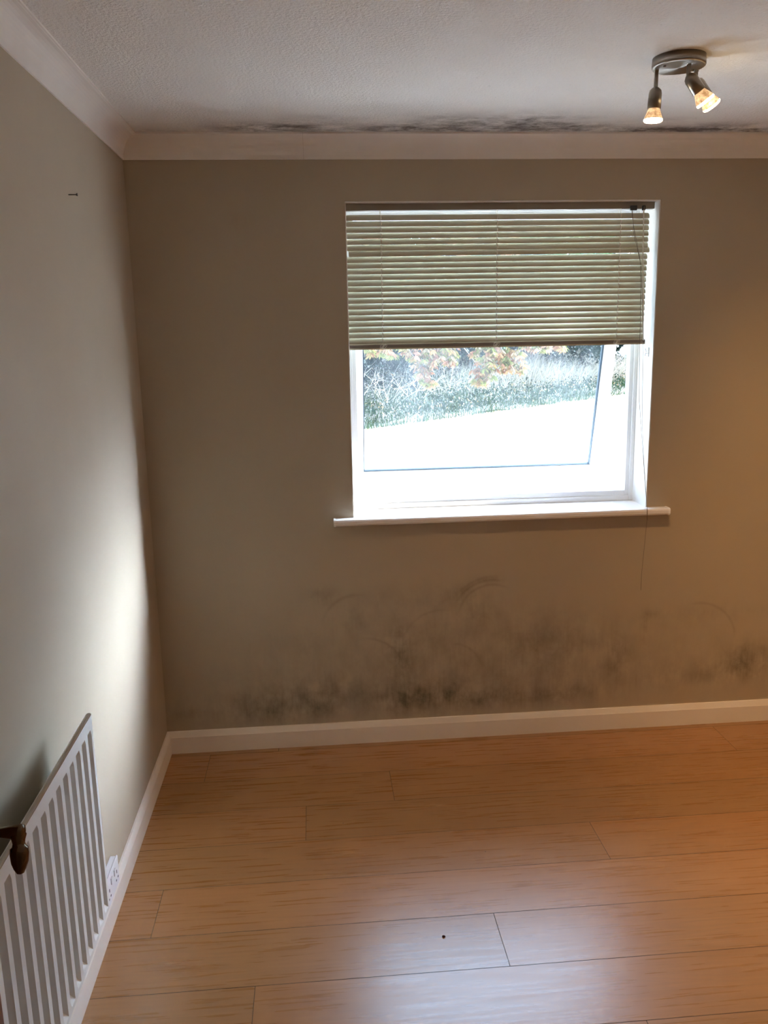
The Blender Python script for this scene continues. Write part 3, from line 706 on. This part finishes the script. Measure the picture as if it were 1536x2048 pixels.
# the autumn tree with low hanging branches
random.seed(51)
root = empty('chestnut_tree', (-1.6, 13.6, GZ)); tag(root, 'autumn tree with yellow and russet leaves hanging low in front of the bank', 'tree')
TL = Vector(root.location)
au = [(0.189,0.108,0.044), (0.211,0.134,0.069), (0.164,0.076,0.037), (0.153,0.112,0.040), (0.120,0.112,0.032), (0.196,0.095,0.053), (0.227,0.162,0.097), (0.105,0.101,0.029)]
mb = MB()
def palmate(mb, p, L):
    az = random.uniform(0, 6.28); base = random.choice(au)
    for k in range(random.choice((5, 6, 7))):
        a = az+(k-3)*.75+random.uniform(-.2, .2); d = Vector((math.cos(a), math.sin(a), random.uniform(-1.6, -.5)))
        leafquad(mb, p, d, rv(), L*random.uniform(.75, 1.15), L*random.uniform(.13, .2), jit(base, .2))
# low visible sprays (centre, radii, count)
for (c, r, n_) in [((2.1,13.0,1.42),(.5,.5,.20),60), ((2.75,12.9,1.30),(.38,.45,.26),95), ((2.72,12.9,.98),(.17,.25,.17),34), ((2.85,12.8,.80),(.16,.2,.13),30), ((3.10,13,1.38),(.36,.4,.24),90), ((3.28,13,1.22),(.14,.3,.14),24),
        ((4.05,12.8,1.32),(.42,.45,.28),120), ((3.90,12.8,.98),(.26,.3,.24),56), ((3.87,12.8,.76),(.12,.2,.12),18), ((4.45,12.8,1.18),(.30,.35,.26),75), ((4.62,12.8,1.04),(.12,.2,.10),14), ((5.05,13,1.50),(.4,.4,.15),60), ((5.35,13,1.42),(.22,.3,.10),24), ((3.5,13,1.75),(2.3,.6,.25),330)]:
    for k in range(n_):
        d = rv(); d = d.normalized()*random.random()**.4; palmate(mb, Vector((c[0]+d.x*r[0], c[1]+d.y*r[1], c[2]+d.z*r[2]))-TL, random.uniform(.10, .16))
# crown above
for k in range(24):
    c = Vector((random.uniform(-4.0, 5.2), random.uniform(-2.2, 2.6), random.uniform(2.9, 7.5)))
    for j in range(95):
        d = rv().normalized()*random.uniform(.5, 1); palmate(mb, c+Vector((d.x*1.5, d.y*1.3, d.z*1.0)), random.uniform(.16, .26))
mb.build('foliage', M['leaf'], root)
mb = MB(); mb.tube([(0, 0, -.2), (.05, 0, 1.2), (.15, .1, 2.6), (.1, .1, 4.5), (0, 0, 6.5)], [.34, .27, .24, .16, .05], 14); mb.build('trunk', M['bark'], root)
for k in range(9):
    z = random.uniform(1.9, 5); a = random.uniform(0, 6.28); q = Vector((math.cos(a), math.sin(a), .25))
    mb = MB(); mb.tube([(0.1, 0, z), tuple(Vector((0, 0, z))+q*1.6), tuple(Vector((0, 0, z-.1))+q*3.6)], [.10, .06, .02], 8); mb.build('branch', M['bark'], root)
for (x, y, z) in [(2.75, 12.9, 1.0), (3.1, 13, 1.3), (3.9, 12.8, .95), (4.5, 12.8, 1.15), (5.3, 13, 1.45)]:
    e_ = Vector((x, y, z))-TL; mb = MB(); mb.tube([(0.1, 0, 2.3), tuple(Vector((e_.x*.45, e_.y*.5, 2.75))), tuple(Vector((e_.x*.85, e_.y*.9, 2.3))), tuple(e_)], [.07, .045, .02, .006], 7); mb.build('branch', M['bark'], root)
# fallen leaves at the paving edge
random.seed(61); mb = MB()
for k in range(500):
    v = bp(random.uniform(-4, 16), -abs(random.gauss(0, .35))); v.z = GZ+.012
    leafquad(mb, v, Vector((random.gauss(0, 1), random.gauss(0, 1), .2)), Vector((random.gauss(0, .3), 0, 1)), random.uniform(.05, .11), random.uniform(.015, .03), jit(random.choice([(.45,.22,.10), (.5,.3,.12), (.3,.14,.08)])))
tag(mb.build('fallen_leaves', M['leaf']), 'scattered brown fallen leaves where the paving meets the grass', 'leaves', kind='stuff')
